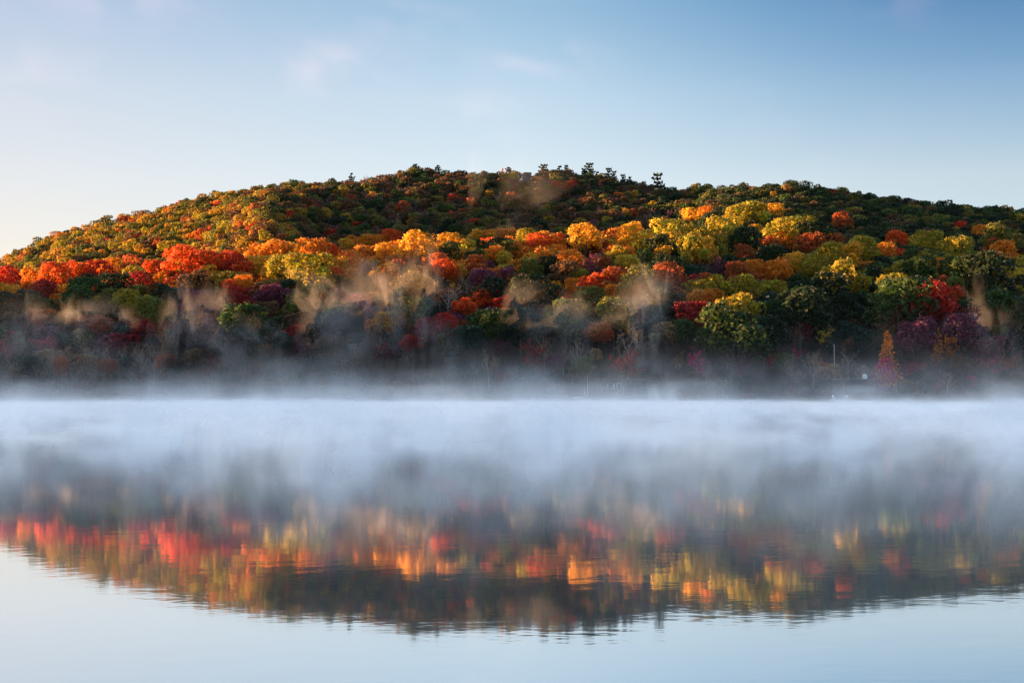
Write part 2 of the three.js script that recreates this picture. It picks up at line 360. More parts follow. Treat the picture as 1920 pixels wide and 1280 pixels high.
// ---------------------------------------------------------------- trees that stand out in the photograph
// kind letter, colour, centre px, top px, width px:  b broad, p pyramid, s sparse, n bare, u bush
const LANDMARKS = `
b red 10 504 46|b crimson 32 509 36|b orange 62 503 50|b scarlet 96 493 62|b scarlet 122 489 42|b scarlet 147 491 46|b red 186 489 46|b orange 215 486 42|b russet 246 484 46|b scarlet 288 486 44
b green 155 521 72|b dark 212 521 60|b golden 252 504 46|b crimson 258 514 46|b crimson 80 529 46|b amber 16 536 40|b teal 18 546 52|b teal 52 545 46|b green 76 556 62|b orange 105 552 26|b green 146 548 62|b golden 182 552 46|b olive 204 546 48|b golden 238 547 54|b yellow 280 554 28|b olive 288 560 60|b brown 40 586 50|b russet 76 586 52|b brown 112 587 48|b russet 152 591 42|b russet 190 592 46|b brown 206 577 42|b crimson 266 596 44|s tan 150 622 38|n grey 311 600 42
b scarlet 338 468 74|b scarlet 380 467 62|b scarlet 412 470 52|b red 442 481 46|b brown 362 508 62|b scarlet 456 489 42|b orange 486 456 50|b orange 512 452 58|b amber 550 458 46|b orange 582 454 60|b scarlet 616 458 50|b golden 526 483 62|b golden 582 486 84|b amber 500 504 30|b amber 632 484 42|b scarlet 425 526 34|b red 437 532 42|b orange 456 521 32|b crimson 452 548 44|b purple 506 531 52|b purple 532 542 42|b green 456 566 92|b brown 502 570 42|b purple 372 546 62|b crimson 396 562 44|b green 582 537 72|b olive 560 557 52|b olive 630 566 62|b teal 531 626 42|s red 500 640 20|b dark 600 600 60|b brown 350 590 50
b amber 648 450 32|b orange 666 442 32|b orange 691 441 42|b orange 716 443 32|b scarlet 736 431 40|b amber 721 453 46|b amber 782 439 70|b orange 765 458 42|b amber 841 434 46|b green 846 457 42|b amber 896 428 42|b yellow 876 449 36|b orange 922 431 40|b orange 950 433 36|b green 886 467 42|b orange 926 462 36|b yellow 946 474 30|b russet 896 480 50|b russet 822 472 52|b scarlet 832 491 46|s grey 690 476 60|b orange 726 496 52|b russet 718 517 42|b amber 771 509 62|b orange 796 521 46|n grey 842 511 72|s amber 850 527 32|b purple 906 507 52|b dark 655 522 42|b dark 690 535 30|b pink 671 557 60|b olive 761 560 72|b dark 926 527 58|b scarlet 908 547 42|b scarlet 871 557 46|b red 836 591 42|b red 941 556 42|b green 912 582 82|b teal 880 612 62|b orange 746 587 42|b amber 721 592 46|b crimson 801 602 52|b red 770 626 44|s purple 936 632 42|b teal 956 612 42|n grey 916 656 42
b scarlet 1010 438 46|b orange 1041 439 40|b amber 1076 431 32|b amber 1096 425 62|b golden 986 433 42|b amber 1181 421 60|b yellow 1201 441 46|b orange 1212 447 32|b yellow 1251 419 62|b golden 1161 459 46|b dark 1236 442 60|b orange 1181 465 36|b yellow 1176 476 46|b dark 1256 477 60|b green 1216 467 42|b amber 1241 464 42|b orange 1071 474 52|s purple 1111 471 60|b russet 1121 482 42|b brown 1056 492 52|b olive 996 492 46|b dark 1031 485 42|b golden 1088 505 36|b scarlet 1106 514 56|b orange 1076 526 36|b russet 1151 503 60|b olive 1201 508 72|b russet 1251 499 60|b dark 1001 519 82|b amber 1021 528 32|b amber 986 541 36|b orange 1001 552 42|b amber 1041 526 26|b scarlet 1066 552 32|b olive 1106 535 60|b orange 1156 536 42|b orange 1196 533 42|b olive 1231 547 60|b green 1241 532 52|b russet 1266 541 42|b dark 1261 557 52|b olive 1061 564 82|b olive 1151 562 72|b teal 976 582 72|b teal 1001 599 42|b russet 1121 602 52|b tan 1246 606 54|b green 1281 596 62|n grey 1081 626 44|n grey 1176 601 70|s red 1170 650 72|s crimson 1000 640 62|n grey 1021 622 42|s magenta 1306 656 52|s tan 1270 661 32
b amber 1301 391 42|b orange 1326 386 26|b golden 1381 386 52|b golden 1421 379 60|b amber 1451 382 42|b golden 1311 421 60|b golden 1351 416 60|b golden 1376 413 42|b golden 1301 446 60|b amber 1321 454 52|b dark 1396 427 60|b amber 1422 422 34|b golden 1466 416 62|b golden 1501 409 60|b russet 1581 403 42|b dark 1531 417 62|b russet 1446 441 42|b orange 1476 438 42|b russet 1521 438 52|b russet 1566 439 46|b russet 1396 463 36|s orange 1421 456 42|s purple 1346 471 52|b dark 1441 462 60|b russet 1381 494 42|b orange 1416 488 42|b orange 1456 483 60|b amber 1486 481 52|b golden 1526 483 52|b golden 1561 461 60|b amber 1591 456 60|b golden 1581 491 82|b golden 1341 513 62|b golden 1300 528 42|b golden 1396 521 60|b golden 1451 524 52|b golden 1386 546 92|b orange 1311 544 52|b orange 1336 546 42|b crimson 1300 573 60|b green 1371 572 122|b dark 1501 541 112|b dark 1561 521 82|b dark 1431 602 82|b brown 1546 541 42|s yellow 1550 611 42|s red 1440 651 36|s magenta 1497 650 30|n grey 1531 651 52|s purple 1400 660 50
b scarlet 1684 433 46|b orange 1661 456 50|b scarlet 1681 461 42|b golden 1621 446 62|b yellow 1721 441 42|b golden 1746 439 52|b golden 1791 446 62|b orange 1841 425 30|b olive 1881 421 72|b russet 1866 453 42|b orange 1888 456 50|b orange 1766 488 32|b golden 1681 521 72|b green 1691 534 112|b green 1721 481 72|b green 1801 476 82|b dark 1851 481 92|b yellow 1911 499 42|b scarlet 1868 524 16|b red 1756 528 102|b crimson 1726 547 82|b olive 1791 521 52|b green 1826 516 42|b green 1881 546 82|b crimson 1761 557 62|b russet 1866 579 46|b teal 1901 561 62|s tan 1661 576 56|b crimson 1701 583 42|b purple 1716 596 82|b purple 1801 591 80|p orange 1665 623 54|u magenta 1662 678 52|s orange 1770 618 64|s purple 1866 612 82|s purple 1831 622 52|s pink 1856 661 60|s russet 1901 666 50|s magenta 1722 672 56`;

function sunlit(x, y, z) {
  for (let s = 14; s < 1500; s += s < 150 ? 7 : 25) {
    const px = x + sunDir.x * s, py = y + sunDir.y * s, pz = z + sunDir.z * s;
    if (py > 165) return true;
    if (ground(px, pz) + (px < -420 ? 0 : s > 60 ? 10 : 4) > py) return false;
  }
  return true;
}
const trees = [];
{
  const R = rng(9);
  for (const item of LANDMARKS.split(/[|\n]/)) {
    const [form, colour, a, b, c] = item.trim().split(/\s+/); if (!form) continue;
    const px = +a, top = +b, wpx = +c, tall = { b: (w) => clamp(w * 1.05 + 5, 7, 24), p: (w) => w * 1.9 + 1, s: (w) => clamp(w * 1.35 + 2, 4, 16), n: (w) => clamp(w * 1.5 + 3, 7, 18), u: (w) => w * 1.1 }[form];
    let best = null;
    for (let D = 388; D < 840; D += 1) {
      const x = (px - 960) / F * D, w = wpx / F * D, g = ground(x, -D), h = tall(w);
      if (pyOf(g + h, D) <= top) { best = { D, x, w, g, h }; break; }
    }
    if (!best) continue;
    if (best.D === 388) { best.D += R() * 5; best.g = ground(best.x, -best.D); best.h = Math.max(3, yAt(top, best.D) - best.g); }
    trees.push({ form, colour, x: best.x, z: -best.D, y: best.g, w: best.w, h: best.h, px, top, wpx, landmark: true });
  }
}
// ---------------------------------------------------------------- the rest of the wood
const pick = (R, list) => { let s = 0; for (const [, w] of list) s += w; let k = R() * s; for (const [c, w] of list) if ((k -= w) <= 0) return c; return list[0][0]; };
const wood = [];
{
  const R = rng(4242), cell = 16, grid = new Map();
  const key = (x, z) => Math.floor(x / cell) + ',' + Math.floor(z / cell);
  for (const t of trees) { const k = key(t.x, t.z); if (!grid.has(k)) grid.set(k, []); grid.get(k).push(t); }
  for (let D = 386; D < 905;) {
    const step = D < 540 ? 6.2 : 5.3;
    for (let x = -0.42 * D; x < 0.42 * D; x += step) {
      const xx = x + (R() - 0.5) * step * 0.9, DD = D + (R() - 0.5) * step * 0.9, z = -DD;
      const px = 960 + F * xx / DD, Db = benchD(px), Dr = ridgeD(px), u = R();
      if (DD > Dr + 40) continue;
      const g = ground(xx, z); if (g < 0.7) continue;
      const zone = DD > Db + 30 ? 'up' : DD > Db - 45 ? 'crest' : DD > 408 ? 'low' : 'shore';
      const n = fbm(xx * 0.022, z * 0.022, 3, 71), right = sstep(1150, 1350, px), left = 1 - sstep(380, 640, px);
      let list;
      if (zone === 'up') list = [['golden', 0.20 * left + 0.02], ['bronze', 0.50 * left + 0.03], ['olive', 0.46 * left + 0.16 + 0.08 * right], ['russet', 0.10 * left + 0.03 * (1 - right)], ['orange', 0.025 * left], ['red', 0.018 * left + 0.008], ['brown', 0.26 + 0.22 * (1 - left) * (1 - right)], ['green', 0.10 + 0.22 * right + 0.10 * (1 - left)], ['dark', 0.04 + 0.5 * right + 0.14 * (1 - left)], ['purple', 0.20 * (1 - left) * (1 - right)], ['grey', 0.05 * left + 0.16 * (1 - right)]];
      else if (zone === 'crest') list = [['golden', 0.15 + 0.6 * right], ['amber', 0.35 * (1 - right)], ['orange', 0.55 * (1 - right) + 0.07 * right], ['scarlet', 0.2 * (1 - right)], ['green', 0.1 + 0.3 * right], ['dark', 0.05 + 0.3 * right], ['russet', 0.12], ['purple', 0.08 * (1 - right)], ['olive', 0.1]];
      else if (zone === 'low') list = [['green', 0.25 + 0.25 * right], ['dark', 0.12 + 0.3 * right], ['olive', 0.22], ['teal', 0.12], ['russet', 0.2], ['brown', 0.18], ['purple', 0.2 * (1 - right) + 0.05], ['crimson', 0.14], ['orange', 0.10 * (1 - right)], ['grey', 0.12]];
      else list = [['brown', 0.3], ['tan', 0.3], ['grey', 0.7], ['dark', 0.25], ['teal', 0.15], ['olive', 0.15], ['crimson', 0.1], ['purple', 0.12], ['russet', 0.12]];
      const colour = pick(R, list);
      let w = zone === 'up' ? 5.2 + 3.6 * R() * (0.7 + 0.6 * n) : 5.8 + 4.6 * R() * (0.7 + 0.6 * n), h = 8 + 4.2 * R() + (n - 0.5) * 7;
      if (DD > Dr - 22) h += 4 * R() * R() * R();
      if (zone === 'shore') { h = 4 + 8 * R(); w = 3.5 + 4 * R(); }
      let form = colour === 'grey' ? 'n' : zone === 'shore' ? (u < 0.45 ? 's' : u < 0.6 ? 'n' : 'b') : 'b';
      if (zone === 'up' && colour === 'purple') form = 's';
      if (Math.abs(px - 988) < 17 && DD > 770) { h = Math.min(h, yAt(342, DD) - g); w = Math.min(w, h); if (h < 3) continue; }   // the tower's clearing
      // keep what stands in front of a landmark crown below it
      const wpx = w * F / DD; let ok = true;
      const gx = Math.floor(xx / cell), gz = Math.floor(z / cell);
      for (let i = -1; i <= 1 && ok; i++) for (let j = -5; j <= 1 && ok; j++) for (const t of grid.get((gx + i) + ',' + (gz + j)) ?? []) {
        const d2 = (t.x - xx) ** 2 + (t.z - z) ** 2;
        if (d2 < (0.30 * (t.w + w)) ** 2) { ok = false; break; }
        if (-t.z > DD - 2 && Math.abs(t.px - px) < 0.42 * (t.wpx + wpx)) { const lim = yAt(t.top + t.wpx * 0.55, DD) - g; if (h > lim) { const q = lim / h; h = lim; if (q < 0.75) w *= q / 0.75; } if (h < 3) { ok = false; break; } }
      }
      if (!ok) continue;
      wood.push({ form, colour, x: xx, z, y: g, w, h, px, top: pyOf(g + h, DD), wpx, zone });
    }
    D += step * 0.92;
  }
}
// the nearest of these become trees of their own, the rest one wood
wood.sort((a, b) => b.z - a.z);
const OWN = 300 - trees.length;
const near = wood.filter((t) => t.z > -400 && t.px > -10 && t.px < 1930);
const stride = Math.max(1, near.length / Math.max(1, OWN));
const chosen = new Set(); for (let i = 0; i < OWN && Math.floor(i * stride) < near.length; i++) chosen.add(near[Math.floor(i * stride)]);
for (const t of wood) if (chosen.has(t)) trees.push(t);
const rest = wood.filter((t) => !chosen.has(t));

// labels: colour, light, place and neighbours; the order from the left only where nothing else tells two apart
{
  const kindWord = (t) => ({ b: ['orange', 'scarlet', 'red', 'amber', 'crimson', 'yellow'].includes(t.colour) ? 'maple' : 'oak', p: 'pyramid-shaped tree', s: 'thin-leaved tree', n: 'leafless tree', u: 'bush' }[t.form]);
  for (const t of trees) {
    t.px = pxOf(t.x, t.y + t.h, -t.z);
    t.lit = sunlit(t.x, t.y + t.h * 0.85, t.z);
    t.place = t.z > -396 ? 'at the misty shore' : t.z > -425 ? 'low on the slope' : t.z > -470 ? 'half way up the slope' : t.z > -540 ? 'along the front crest' : 'on the upper slope';
    t.noun = kindWord(t);
    t.size = t.wpx > 66 ? 'broad' : t.wpx < 34 ? 'small' : '';
    t.name = t.size + ' ' + (t.lit ? 'sunlit ' : 'shaded ') + (t.form === 'n' ? '' : WORD[t.colour] + ' ') + t.noun;
  }
  const by = (f) => { const m = new Map(); for (const t of trees) { const k = f(t); if (!m.has(k)) m.set(k, []); m.get(k).push(t); } return m; };
  const nth = ['leftmost', 'second from left', 'third from left', 'fourth from left', 'fifth from left', 'sixth from left', 'seventh from left', 'eighth from left', 'ninth from left', 'tenth from left', 'eleventh from left', 'twelfth from left'];
  for (const t of trees) t.label = (t.name + ' ' + t.place).trim().replace(/\s+/g, ' ');
  for (const l of by((t) => t.label).values()) if (l.length > 1) for (const t of l) {
    let bestD = 1e9, o = null;
    for (const q of trees) { if (q === t) continue; const d = Math.hypot(q.px - t.px, (q.top - t.top) * 1.3); if (d < bestD && q.landmark && !(q.colour === t.colour && q.noun === t.noun)) { bestD = d; o = q; } }
    const dx = t.px - o.px, dy = t.top - o.top;
    const rel = Math.abs(dx) > Math.abs(dy) ? (dx > 0 ? 'right of ' : 'left of ') : dy > 0 ? 'below ' : 'above ';
    const art = (s) => (/^[aeiou]/.test(s) ? 'an ' : 'a ') + s;
    t.label += ', ' + rel + art((o.form === 'n' ? '' : WORD[o.colour] + ' ') + o.noun);
  }
  for (const l of by((t) => t.label).values()) if (l.length > 1) { l.sort((a, b) => a.px - b.px); l.forEach((t, i) => { if (t.label.split(/\s+/).length > 12) t.label = t.label.replace(/^(broad|small) /, '').replace('pyramid-shaped', 'pointed'); t.label += ', ' + (nth[i] ?? 'number ' + (i + 1) + ' from left'); }); }
}
for (const t of trees) if (t.label.split(/\s+/).length > 16) t.label = t.label.replace(/^(broad|small) /, '').replace(/(sunlit|shaded) /, '').replace(' half way up the slope', ' midway up');
{
  const R = rng(31);
  const nameOf = { b: (t) => (t.noun === 'maple' ? 'maple_tree' : 'oak_tree'), p: () => 'pyramidal_tree', s: () => 'sparse_tree', n: () => 'bare_tree', u: () => 'shrub' };
  for (const t of trees) {
    const g = base(nameOf[t.form](t), t.x, t.y, t.z, R() * 6.283);
    tag(g, t.label, t.form === 'u' ? 'shrub' : 'tree');
    const i = Math.floor(R() * 12);
    if (t.form === 'b') {
      const ch = Math.min(t.h * 0.86, t.w * (0.72 + 0.2 * R()));
      const tr = mesh('trunk', TRUNKS[i % 3], barkDark, g); tr.scale.set(t.h, t.h - ch * 0.35, t.h);
      const cr = mesh('crown', CROWNS[i % 6], leafMat[t.colour], g); cr.position.y = t.h - ch; cr.scale.set(t.w * 1.15, ch / 0.76, t.w * 1.15);
    } else if (t.form === 'p') {
      const tr = mesh('trunk', TRUNKS[i % 3], barkDark, g); tr.scale.set(t.h, t.h * 0.8, t.h);
      const cr = mesh('crown', PYRAMIDS[i % 2], leafMat[t.colour], g); cr.position.y = 1; cr.scale.set(t.w, (t.h - 1) / 1.75, t.w);
    } else if (t.form === 'u') {
      for (let k = 0; k < 3; k++) { const st = mesh('stem', TRUNKS[k], barkDark, g); st.scale.set(t.h * 0.6, t.h * 0.8, t.h * 0.6); st.rotation.z = (k - 1) * 0.25; }
      const cr = mesh('crown', BUSHES[i % 3], leafMat[t.colour], g); cr.scale.set(t.w, t.h, t.w);
    } else {
      const b = BARES[i % 4], s = [t.w * 1.5, t.h * 0.95, t.w * 1.5], bark = t.form === 'n' ? barkGrey : barkDark;
      mesh('trunk', b.trunk, bark, g).scale.set(...s); mesh('twigs', b.twigs, bark, g).scale.set(...s);
      mesh('crown', (t.form === 's' ? SPARSE : THIN)[i % 4], leafMat[t.form === 'n' ? 'tan' : t.colour], g).scale.set(...s);
    }
  }
}
// the far wood as one mass
{
  const R = rng(63), forest = new THREE.Group(); forest.name = 'hillside_forest'; scene.add(forest);
  tag(forest, 'dense autumn wood of countless crowns covering the whole hill', 'forest', null, 'stuff');
  const white = new THREE.MeshPhysicalMaterial({ name: 'wood leaves', color: 0xffffff, vertexColors: true, roughness: 1, transmission: 0.42, thickness: 0, specularIntensity: 0.25, side: THREE.DoubleSide });
  const m4 = new THREE.Matrix4(), q = new THREE.Quaternion(), up = V(0, 1, 0), c = new THREE.Color();
  const fill = (name, geo, mat, list, place, tint) => {
    if (!list.length) return;
    const im = new THREE.InstancedMesh(geo, mat, list.length); im.name = name; im.castShadow = im.receiveShadow = true;
    list.forEach((t, i) => { q.setFromAxisAngle(up, t.turn); place(t); im.setMatrixAt(i, m4); if (tint) { const k = LEAF[t.colour], v = t.shade; c.setRGB(k[0] * v, k[1] * v * t.hue, k[2] * v); im.setColorAt(i, c); } });
    forest.add(im);
  };
  for (const t of rest) { t.turn = R() * 6.283; t.shade = 0.78 + 0.36 * R(); t.hue = 0.86 + 0.26 * R(); t.kind = Math.floor(R() * 12); t.ch = Math.min(t.h * 0.86, Math.max(t.w * (0.70 + 0.2 * R()), t.h * 0.50)); }
  const leafy = rest.filter((t) => t.form === 'b'), open = rest.filter((t) => t.form !== 'b');
  FAR_CROWNS.forEach((g, k) => fill('foliage', g, white, leafy.filter((t) => t.kind % 4 === k), (t) => m4.compose(V(t.x, t.y + t.h - t.ch, t.z), q, V(t.w * 1.16, t.ch / 0.76, t.w * 1.16)), true));
  fill('trunks', TRUNKS[0], barkDark, leafy, (t) => m4.compose(V(t.x, t.y, t.z), q, V(t.h, t.h - t.ch * 0.35, t.h)));
  BARES.forEach((b, k) => {
    const l = open.filter((t) => t.kind % 4 === k), put = (t) => m4.compose(V(t.x, t.y, t.z), q, V(t.w * 1.5, t.h * 0.95, t.w * 1.5));
    fill('bare_trunks', b.trunk, barkGrey, l, put); fill('bare_twigs', b.twigs, barkGrey, l, put);
    fill('sparse_leaves', SPARSE[k], white, l.filter((t) => t.form === 's'), put, true);
    fill('last_leaves', THIN[k], leafMat.tan, l.filter((t) => t.form === 'n'), put);
  });
}
{
  const R = rng(88), g = new THREE.Group(); g.name = 'shore_undergrowth'; scene.add(g);
  tag(g, 'tangle of brown and dull green brush along the far waterline', 'undergrowth', null, 'stuff');
  const mat = new THREE.MeshPhysicalMaterial({ name: 'brush leaves', color: 0xffffff, vertexColors: true, roughness: 1, transmission: 0.35, thickness: 0, specularIntensity: 0.2, side: THREE.DoubleSide });
  const sets = [[], [], []], m4 = new THREE.Matrix4(), q = new THREE.Quaternion(), c = new THREE.Color();
  for (let i = 0; i < 620; i++) {
    const D = 383 + 24 * R() * R() + 1.5, x = (R() * 2 - 1) * 0.40 * D, px = 960 + F * x / D, y = ground(x, -D); if (y < 0.15) continue;
    if (D < 394 && ((px > 1556 && px < 1648) || (px > 1070 && px < 1222))) continue;
    sets[Math.floor(R() * 3)].push([x, y, -D, 1.6 + 2.6 * R(), 1.1 + 2.4 * R() * R(), R() * 6.28, pick(R, [['brown', 5], ['tan', 4], ['olive', 3], ['dark', 4], ['grey', 4], ['russet', 2], ['purple', 1.2], ['magenta', 0.25]]), 0.5 + 0.6 * R()]);
  }
  sets.forEach((l, k) => { const im = new THREE.InstancedMesh(BUSHES[k], mat, l.length); im.name = 'brush'; l.forEach(([x, y, z, w, h, a, col, v], i) => { q.setFromAxisAngle(V(0, 1, 0), a); im.setMatrixAt(i, m4.compose(V(x, y - 0.1, z), q, V(w, h, w))); im.setColorAt(i, c.setRGB(...LEAF[col]).multiplyScalar(v)); }); g.add(im); });
}
// ---------------------------------------------------------------- pines and the tower on the ridge
{
  const R = rng(5);
  const list = [[657, 325, 12, 'low pine tip at the left end of the sunlit ridge'], [777, 308, 17, 'lone pine left of the ridge top, leftmost of the taller two there'], [820, 310, 13, 'slim small pine standing right of the lone pine on the ridge'], [954, 314, 14, 'pale grey pine beside the small orange tree on the ridge'], [1020, 309, 22, 'broad brownish pine just right of the stone tower'], [1050, 311, 16, 'narrow pine at the left of the ridge pine cluster'], [1063, 310, 15, 'second narrow pine of the ridge cluster, right beside the first'], [1096, 316, 16, 'shorter pine leaning against the tallest ridge pine'], [1106, 306, 22, 'tallest dark pine on the ridge, right of the tower'], [1121, 322, 13, 'stubby pine just right of the tallest ridge pine'], [1142, 315, 18, 'dark pine with pointed top, second group right of the tower'], [1153, 321, 13, 'small pine tucked right of the pointed dark pine'], [1169, 327, 14, 'dark pine low on the right shoulder of the ridge'], [1182, 331, 14, 'last pine of the ridge cluster where the skyline drops'], [1208, 340, 13, 'short pine between the ridge cluster and the spreading pine'], [1235, 324, 25, 'lone spreading pine at the right, standing clear of the skyline'], [1268, 350, 11, 'tiny pine tip right of the lone spreading pine']];
  for (const [px, top, wpx, label] of list) {
    const D = 842, x = (px - 960) / F * D, y = ground(x, -D), h = Math.max(12, yAt(top - 3, D) - y), w = wpx / F * D / 0.42;
    const g = base('pine_tree', x, y, -D, R() * 6.28), k = Math.floor(R() * 3);
    tag(g, label, 'pine tree');
    mesh('trunk', PINES[k].trunk, barkDark, g).scale.set(w, h, w); mesh('crown', PINES[k].crown, needleMat, g).scale.set(w, h, w);
  }
  {
    const D = 842, x = (942 - 960) / F * D, y = ground(x, -D), h = yAt(315, D) - y, g = base('maple_tree', x, y, -D);
    tag(g, 'small orange pointed tree catching the sun on the ridge left of the tower', 'tree');
    mesh('trunk', TRUNKS[0], barkDark, g).scale.set(h, h * 0.85, h); const c = mesh('crown', PYRAMIDS[1], leafMat.orange, g); c.position.y = 2; c.scale.set(4.6, (h - 2) / 1.75, 4.6);
  }
  const D = 838, x = (988 - 960) / F * D, y = ground(x, -D), top = yAt(324, D) - y, g = base('stone_tower', x, y, -D, 0.25);
  tag(g, 'dark square stone lookout tower rising among the trees on the ridge', 'tower');
  const stone = new THREE.MeshStandardMaterial({ color: rgb(0.10, 0.09, 0.095), roughness: 1 }), dark = new THREE.MeshStandardMaterial({ color: rgb(0.03, 0.03, 0.03), roughness: 1 });
  const bx = (w, h, d, px, py, pz) => { const b = new THREE.BoxGeometry(w, h, d); b.translate(px, py, pz); return b; };
  mesh('wall', bx(4.4, top - 0.9, 4.4, 0, (top - 0.9) / 2, 0), stone, g);
  mesh('cornice', bx(4.8, 0.35, 4.8, 0, top - 0.72, 0), stone, g);
  for (const [px, pz, w, d] of [[0, 2.2, 4.6, 0.3], [0, -2.2, 4.6, 0.3], [2.2, 0, 0.3, 4.1], [-2.2, 0, 0.3, 4.1]]) mesh('parapet', bx(w, 0.55, d, px, top - 0.27, pz), stone, g);
  mesh('window', bx(0.7, 1.1, 0.1, 0, top - 2.2, 2.2), dark, g);
}
// ---------------------------------------------------------------- things on the far shore
const box = (w, h, d, x = 0, y = 0, z = 0) => { const b = new THREE.BoxGeometry(w, h, d); b.translate(x, y, z); return b; };
const whitePaint = new THREE.MeshStandardMaterial({ color: rgb(0.78, 0.79, 0.80), roughness: 0.6 });
const greyWood = new THREE.MeshStandardMaterial({ color: rgb(0.30, 0.27, 0.25), roughness: 0.95 });
const slate = new THREE.MeshStandardMaterial({ color: rgb(0.05, 0.05, 0.055), roughness: 0.9 });
const shoreAt = (px, D) => { const x = (px - 960) / F * D; return [x, ground(x, -D), -D]; };
{
  const D = 391, [x, y, z] = shoreAt(1565, D), topY = yAt(645, D) - y, g = base('utility_pole', x, y, z);
  tag(g, 'tall bare grey wooden utility pole at the clearing by the white hut', 'pole');
  const p = new THREE.CylinderGeometry(0.11, 0.17, topY, 10); p.translate(0, topY / 2, 0); mesh('pole', p, greyWood, g);
  mesh('cap', new THREE.ConeGeometry(0.13, 0.15, 10).translate(0, topY + 0.07, 0), slate, g);
  for (const k of [0, 1]) { const b = new THREE.CylinderGeometry(0.02, 0.02, 0.5, 6); b.rotateZ(Math.PI / 2); b.translate(0, topY - 0.6 - 0.5 * k, 0); mesh('peg', b, slate, g); }
}
{
  const D = 388, x0 = (1563 - 960) / F * D, x1 = (1640 - 960) / F * D, top = yAt(710, D), w = x1 - x0, cx = (x0 + x1) / 2;
  const g = base('retaining_wall', cx, 0, -D);
  tag(g, 'grey stone retaining wall with flat cap below the utility pole and hut', 'wall');
  const stone = new THREE.MeshStandardMaterial({ color: rgb(0.06, 0.062, 0.07), roughness: 1 }), stone2 = new THREE.MeshStandardMaterial({ color: rgb(0.09, 0.088, 0.09), roughness: 1 });
  mesh('backing', box(w, top - 0.1, 1.6, 0, (top - 0.1) / 2, -0.9), stone, g);
  const R = rng(12); let y = 0.05;
  while (y < top - 0.3) { const hh = 0.5 + 0.25 * R(); let x = -w / 2; while (x < w / 2 - 0.4) { const ww = Math.min(0.8 + 0.9 * R(), w / 2 - x); const s = box(ww - 0.06, Math.min(hh, top - 0.18 - y) - 0.05, 0.3 + 0.15 * R(), x + ww / 2, y + hh / 2, 0); mesh('stone', s, R() < 0.5 ? stone : stone2, g); x += ww; } y += hh; }
  mesh('cap', box(w + 0.4, 0.16, 2.2, 0, top - 0.08, -0.8), new THREE.MeshStandardMaterial({ color: rgb(0.20, 0.20, 0.215), roughness: 0.9 }), g);
  // the little white hut stands on the terrace
  const hx = (1623 - 960) / F * D, hut = base('white_hut', hx, top, -D - 0.9);
  tag(hut, 'little white hut with dark peaked cap on the stone wall', 'hut');
  const side = new THREE.Shape([[-0.58, 0], [0.58, 0], [0.58, 1.05], [0.2, 1.32], [-0.2, 1.32], [-0.58, 1.05]].map(([a, b]) => new THREE.Vector2(a, b)));
  const body = new THREE.ExtrudeGeometry(side, { depth: 0.9, bevelEnabled: true, bevelSize: 0.015, bevelThickness: 0.015, bevelSegments: 1 }); body.translate(0, 0, -0.45);
  mesh('wall', body, whitePaint, hut);
  mesh('roof', new THREE.ConeGeometry(0.32, 0.42, 4).rotateY(Math.PI / 4).translate(0, 1.54, 0), slate, hut);
  for (const k of [0, 1]) mesh('louvre', box(0.36, 0.05, 0.03, 0.1, 0.75 + 0.16 * k, 0.475), slate, hut);
  mesh('door', box(0.34, 0.6, 0.03, -0.28, 0.33, 0.475), new THREE.MeshStandardMaterial({ color: rgb(0.5, 0.52, 0.55), roughness: 0.7 }), hut);
}
const dockAt = (px0, px1, py, D, name, label) => {
  const x0 = (px0 - 960) / F * D, x1 = (px1 - 960) / F * D, y = yAt(py, D), w = x1 - x0, g = base(name, (x0 + x1) / 2, 0, -D);
  tag(g, label, 'dock');
  const n = Math.max(4, Math.round(w / 0.3));
  for (let i = 0; i < n; i++) mesh('plank', box(w / n - 0.02, 0.06, 1.8, -w / 2 + (i + 0.5) * w / n, y, 0), whitePaint, g);
  mesh('edge_beam', box(w, 0.22, 0.08, 0, y - 0.14, 0.86), whitePaint, g);
  for (const s of [-1, 1]) { const p = new THREE.CylinderGeometry(0.07, 0.07, y + 1.4, 8); p.translate(s * (w / 2 - 0.2), (y + 1.4) / 2 - 1.1, -0.5); mesh('post', p, greyWood, g); }
  return y + 0.03;
};
